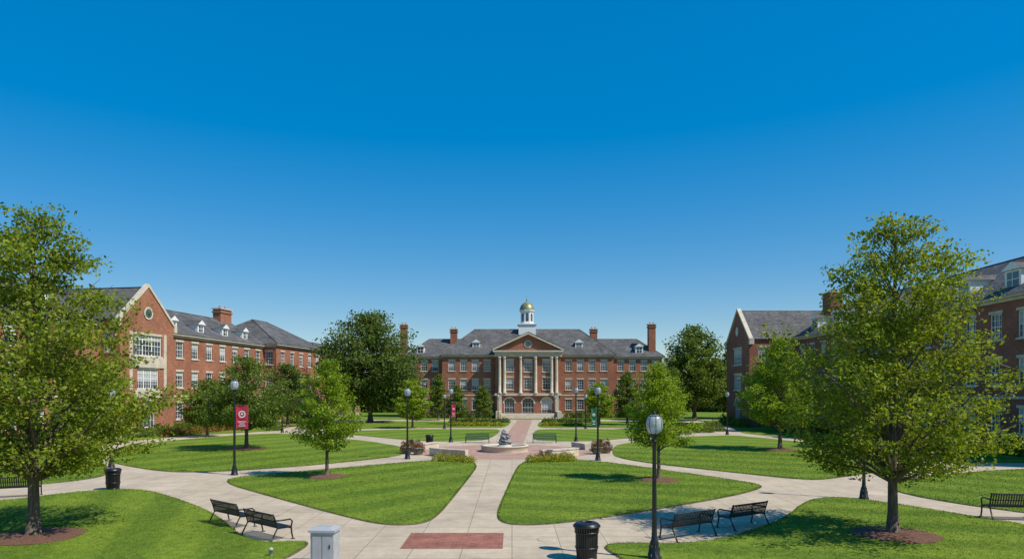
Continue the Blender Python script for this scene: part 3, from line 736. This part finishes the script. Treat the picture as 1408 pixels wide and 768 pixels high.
# ---------------------------------------------------------------- street furniture
def lamp_proto(h):
    e = MB()
    e.lathe([(.21, 0), (.21, .06), (.17, .10), (.16, .32), (.12, .42), (.13, .48), (.085, .56), (.07, .9), (.055, h-1.0), (.05, h-.85), (.08, h-.83), (.08, h-.80), (.05, h-.77), (.06, h-.70), (.13, h-.64), (.13, h-.60), (.10, h-.59)], 'black', 16)
    for q in range(8):
        t = q*math.pi/4; e.tube([(.17*math.cos(t), .17*math.sin(t), .1), (.125*math.cos(t), .125*math.sin(t), .42)], [.02, .015], 'black', 5)
    e.lathe([(.12, h-.60), (.19, h-.54), (.235, h-.42), (.245, h-.30), (.22, h-.18), (.17, h-.10), (.12, h-.06)], 'globe', 20)
    for q in range(8):
        t = q*math.pi/4
        e.tube([(r_*math.cos(t), r_*math.sin(t), h+z_) for r_, z_ in ((.125, -.60), (.195, -.54), (.24, -.42), (.25, -.30), (.225, -.18), (.175, -.10))], [.006]*6, 'black', 4)
    e.lathe([(.175, h-.105), (.15, h-.075), (.07, h-.05), (.035, h-.03), (.045, h-.01), (.01, h+.05)], 'black', 16)
    return e
lamps = [(4.04, 19.4, 4.15, 0), (-16.0, 39.4, 5.5, 'red'), (-7.5, 49, 5.1, 0), (-5.9, 65.9, 5.2, 'redr'), (6.03, 48, 5.2, 'greenc'), (6.17, 65.9, 5.3, 0),
         (-27.5, 81.8, 3.5, 0), (24.4, 77.5, 4.9, 0), (15.7, 30.5, 5.2, 0), (-9, 91, 4.6, 0), (9.8, 91, 4.6, 0), (-2.4, 118, 4.4, 0), (7.4, 118, 4.4, 0), (-25.5, 43.5, 5, 0)]
for x, y, h, ban in lamps:
    o = lamp_proto(h).obj('street_lamp', None, (x, y, 0))
    if ban:
        b = MB(); sg = -1 if ban == 'greenc' else 1
        k = 'red' if ban in ('red', 'redr') else 'greenc'
        wd = .70 if ban == 'red' else .36
        z1, z0 = h-1.5, h-2.85
        xa, xb = sorted((sg*.1, sg*(.1+wd)))
        N = 8
        for i in range(N):
            a = xa+(xb-xa)*i/N; c = xa+(xb-xa)*(i+1)/N
            f = lambda q: .025*math.sin((q-xa)/(xb-xa)*5)
            b.face([(a, f(a), z0), (c, f(c), z0), (c, f(c), z1), (a, f(a), z1)], k, True)
        for z in (z0, z1): b.tube([(0, 0, z), (sg*(.15+wd), 0, z)], [.014, .014], 'black', 6)
        xm = (xa+xb)/2; q_ = wd/.68
        r0, zc = .20*q_, z0+.85
        pts = [(r0*math.cos(t*math.pi/10), r0*math.sin(t*math.pi/10)) for t in range(20)]
        for i in range(20):
            p, q = pts[i], pts[(i+1) % 20]
            b.face([(xm+p[0]*.7, -.035, zc+p[1]*.7), (xm+q[0]*.7, -.035, zc+q[1]*.7), (xm+q[0], -.035, zc+q[1]), (xm+p[0], -.035, zc+p[1])], 'white')
        b.face([(xm-.09*q_, -.036, zc-.03), (xm+.09*q_, -.036, zc-.03), (xm+.0, -.036, zc+.11)], 'white')
        for zc, w in ((z0+.42, .22), (z0+.30, .15), (z0+.18, .19)):
            b.box(xm-w*q_, xm+w*q_, -.04, -.034, zc-.02, zc+.02, 'white')
        b.obj('banner', o)

def bench_mb(L=1.8, k='black'):
    b = MB()
    prof = [(.30, .34), (.30, .41), (.26, .435), (.05, .42), (-.14, .405), (-.22, .46), (-.34, .84), (-.40, .87), (-.42, .82)]
    n = int(L/.078)
    for i in range(n):
        x = -L/2+.04+(L-.08)*(i+.5)/n; w = .021
        for (ya, za), (yb, zb_) in zip(prof, prof[1:]):
            dy, dz = yb-ya, zb_-za; l = math.hypot(dy, dz); ny, nz = -dz/l*.006, dy/l*.006
            b.hexa([(x-w, ya-ny, za-nz), (x+w, ya-ny, za-nz), (x+w, yb-ny, zb_-nz), (x-w, yb-ny, zb_-nz),
                    (x-w, ya+ny, za+nz), (x+w, ya+ny, za+nz), (x+w, yb+ny, zb_+nz), (x-w, yb+ny, zb_+nz)], k)
    for y, z in ((.30, .35), (-.20, .425), (-.35, .85), (-.285, .64)):
        b.tube([(-L/2, y, z), (L/2, y, z)], [.018, .018], k, 6)
    for sx in (-1, 1):
        x = sx*L/2
        b.tube([(x, .34, 0), (x, .29, .20), (x, .27, .40), (x, .31, .58), (x, .24, .65), (x, -.05, .65), (x, -.29, .66)], [.026]*7, k, 8)
        b.tube([(x, -.46, 0), (x, -.34, .20), (x, -.22, .42), (x, -.29, .66), (x, -.37, .88)], [.026]*5, k, 8)
        b.tube([(x, .27, .40), (x, -.22, .41)], [.022]*2, k, 8)
        b.box(x-.04, x+.04, .28, .40, 0, .02, k); b.box(x-.04, x+.04, -.52, -.40, 0, .02, k)
    return b
pb = bench_mb().obj('park_bench', None, (-10.0, 24.5, 0), math.atan2(-.64, .77))
inst(pb, 'park_bench', (-8.0, 22.45, 0), math.atan2(-.64, .77))
inst(pb, 'park_bench', (5.75, 22.45, 0), math.atan2(.53, .85))
inst(pb, 'park_bench', (8.15, 24.2, 0), math.atan2(.53, .85))
inst(pb, 'park_bench', (18.9, 25.6, .0), math.radians(-10), 1.15)
inst(pb, 'park_bench', (-22.6, 31.0, 0), math.radians(25), 1.1)
gb = bench_mb(2.2, 'dgreen').obj('green_park_bench', None, (-3.3, 65, 0), math.pi)
inst(gb, 'green_park_bench', (3.1, 65, 0), math.pi)
inst(pb, 'park_bench', (-8.0, 56.5, 0), math.radians(-90))
inst(pb, 'park_bench', (7.0, 56.5, 0), math.radians(90))

def bin_mb():
    b = MB(); n = 30
    for i in range(n):
        t = 2*math.pi*i/n; c, s = math.cos(t), math.sin(t); w = .02
        prof = [(.27, .06), (.30, .3), (.31, .75), (.36, .95)]
        for (ra, za), (rb, zb_) in zip(prof, prof[1:]):
            P = lambda r, z, q: (r*c-q*s, r*s+q*c, z)
            b.hexa([P(ra, za, -w), P(ra, za, w), P(ra+.01, za, w), P(ra+.01, za, -w), P(rb, zb_, -w), P(rb, zb_, w), P(rb+.01, zb_, w), P(rb+.01, zb_, -w)], 'black')
    for r, z in ((.275, .07), (.31, .35), (.325, .78), (.37, .95)):
        b.lathe([(r-.012, z-.02), (r+.02, z-.02), (r+.02, z+.02), (r-.012, z+.02)], 'black', 30)
    b.lathe([(.25, .05), (.27, .35), (.28, .88), (.26, .88), (.25, .80), (.02, .78)], 'liner', 24)
    b.lathe([(.37, .965), (.36, 1.0), (.30, 1.045), (.17, 1.06), (.165, 1.03), (.16, .95)], 'black', 30)
    b.lathe([(.29, 0), (.29, .05), (.2, .06)], 'black', 24)
    return b
tb = bin_mb().obj('trash_can', None, (2.12, 19.4, 0))
inst(tb, 'trash_can', (-19.5, 33.4, 0)); inst(tb, 'trash_can', (-7.3, 60.5, 0))

b = MB()
b.box(-.36, .36, -.30, .30, 0, .10, 'grey'); b.box(-.32, .32, -.26, .26, .10, .93, 'grey')
b.hexa([(-.37, -.31, .93), (.37, -.31, .93), (.37, .31, .93), (-.37, .31, .93), (-.37, -.31, .99), (.37, -.31, .99), (.37, .31, .99), (-.37, .31, .99)], 'grey')
b.hexa([(-.34, -.28, .99), (.34, -.28, .99), (.34, .28, .99), (-.34, .28, .99), (-.2, -.15, 1.06), (.2, -.15, 1.06), (.2, .15, 1.06), (-.2, .15, 1.06)], 'grey')
for xx in (-.26, .02): b.box(xx, xx+.24, -.275, -.262, .18, .84, 'grey')
b.box(.2, .23, -.29, -.276, .5, .6, 'black')
b.obj('utility_pedestal', None, (-5.14, 18.8, 0), math.radians(-4))
b = MB(); b.lathe([(.05, 0), (.05, .18), (.07, .18), (.07, .23), (.04, .26), (.01, .27)], 'grey', 14)
b.obj('bollard_light', None, (-6.95, 19.7, 0))
b = MB(); b.lathe([(.30, .002), (.30, .008), (.26, .009), (.01, .009)], 'concrete', 24); b.obj('manhole_cover', None, (1.1, 22.0, 0))

rng = np.random.default_rng(77); n = 400
cx = rng.choice([-10.5, 6.5, 14.5, -15.5], n); C = np.stack([cx+rng.normal(0, 2.6, n), rng.normal(25, 2.6, n), rng.uniform(.045, .06, n)], 1)
np_mesh('fallen_leaves', leaf_verts(C, .07, rng, 6.0), 4, LF['yellow'])

# fountain
fe = empty('stone_fountain', (FX, FY, 0))
b = MB()
b.lathe([(1.9, 0), (1.9, .40), (1.95, .42), (1.95, .5), (1.6, .5), (1.6, .32)], 'stone', 40)
b.lathe([(.62, .3), (.55, .5), (.40, .54), (.38, .6)], 'stone', 16)
b.obj('basin', fe)
b = MB(); b.lathe([(1.6, .40), (.01, .405)], 'water', 40); b.obj('water', fe)
def rock(name, r, c, sc, seed):
    bm = bmesh.new(); bmesh.ops.create_icosphere(bm, subdivisions=3, radius=r)
    rg = random.Random(seed); ph = [rg.uniform(0, 6) for _ in range(6)]
    for v in bm.verts:
        p = v.co/r; d = 1+.22*math.sin(4*p.x+ph[0])*math.sin(3*p.y+ph[1])+.14*math.sin(7*p.z+ph[2]+3*p.x)+.07*math.sin(13*p.y+ph[3])
        v.co = Vector((p.x*sc[0], p.y*sc[1], p.z*sc[2]))*r*d
    me = bpy.data.meshes.new(name); bm.to_mesh(me); bm.free(); me.materials.append(M['rock'])
    o = bpy.data.objects.new(name, me); COL.objects.link(o); o.parent = fe; o.location = c
rock('sculpture_base', .46, (0, 0, .72), (1.1, .9, .6), 1)
rock('sculpture_body', .36, (-.10, 0, 1.08), (.8, .8, 1.0), 2)
rock('sculpture_shoulder', .28, (.22, .03, 1.2), (.9, .7, .8), 3)
rock('sculpture_head', .20, (-.08, 0, 1.52), (1.0, .9, 1.1), 4)

def arc_wall(t0, t1, R, w, h):
    b = MB(); n = 14
    def arc(r, z): return [(r*math.cos(t0+(t1-t0)*i/n), r*math.sin(t0+(t1-t0)*i/n), z) for i in range(n+1)]
    for za, zb_, e in ((0, h-.09, 0), (h-.088, h, .05)):
        A, Bq, C, D = arc(R-w/2-e, za), arc(R+w/2+e, za), arc(R-w/2-e, zb_), arc(R+w/2+e, zb_)
        for i in range(n):
            b.hexa([A[i], Bq[i], Bq[i+1], A[i+1], C[i], D[i], D[i+1], C[i+1]], 'stone')
    b.obj('low_stone_wall', None, (FX, FY, .0))
d2 = math.radians
arc_wall(d2(214), d2(246), 6.6, .45, .6); arc_wall(d2(294), d2(326), 6.6, .45, .6)
arc_wall(d2(148), d2(170), 7.0, .45, .5); arc_wall(d2(10), d2(32), 7.0, .45, .5)

def planter(x, y, seed):
    b = MB(); b.lathe([(.28, 0), (.34, .08), (.42, .45), (.48, .5), (.48, .56), (.40, .56), (.38, .5)], 'rock', 20)
    o = b.obj('flower_planter', None, (x, y, 0))
    leafmass('plant', [(0, 0, .5, .5, .9)], 1300, .09, LF['rust'], seed, (0, 0, .15), o)
planter(-8.2, 53.3, 71); planter(-7.2, 52.4, 72); planter(6.6, 53.0, 73); planter(7.4, 53.8, 74)

# ---------------------------------------------------------------- light, sky, camera
EL = math.radians(50); hx, hy = 0.90, -0.43
sd = Vector((hx*math.cos(EL), hy*math.cos(EL), math.sin(EL))).normalized()
sl = bpy.data.lights.new('sun', 'SUN'); sl.energy = 5.0; sl.angle = math.radians(0.5); sl.color = (1.0, 0.95, 0.86)
so = bpy.data.objects.new('sun', sl); COL.objects.link(so); so.rotation_euler = (-sd).to_track_quat('-Z', 'Y').to_euler()
w = bpy.data.worlds.new('World'); scene.world = w; w.use_nodes = True
nt = w.node_tree; bg = nt.nodes['Background']
sky = nt.nodes.new('ShaderNodeTexSky'); sky.sky_type = 'NISHITA'; sky.sun_disc = False
sky.sun_elevation = EL; sky.sun_rotation = math.atan2(hx, hy)
sky.air_density = 1.0; sky.dust_density = 0.2; sky.ozone_density = 4.0
ga = nt.nodes.new('ShaderNodeGamma'); ga.inputs[1].default_value = 0.44
h1 = nt.nodes.new('ShaderNodeHueSaturation'); h1.inputs['Saturation'].default_value = 1.62
hs = nt.nodes.new('ShaderNodeHueSaturation'); hs.inputs['Saturation'].default_value = 1.55; hs.inputs['Value'].default_value = 2.12
hs.inputs['Hue'].default_value = 0.506
nt.links.new(sky.outputs[0], ga.inputs[0]); nt.links.new(ga.outputs[0], h1.inputs['Color']); nt.links.new(h1.outputs[0], hs.inputs['Color']); nt.links.new(hs.outputs[0], bg.inputs[0])
bg.inputs[1].default_value = 0.15

cam = bpy.data.cameras.new('camera'); co = bpy.data.objects.new('camera', cam); COL.objects.link(co)
co.location = (0, 0, 4.7); co.rotation_euler = (math.radians(90), 0, 0)
cam.sensor_width = 36; cam.lens = 24.03; cam.shift_y = 0.111; cam.clip_start = 0.1; cam.clip_end = 6000
scene.camera = co
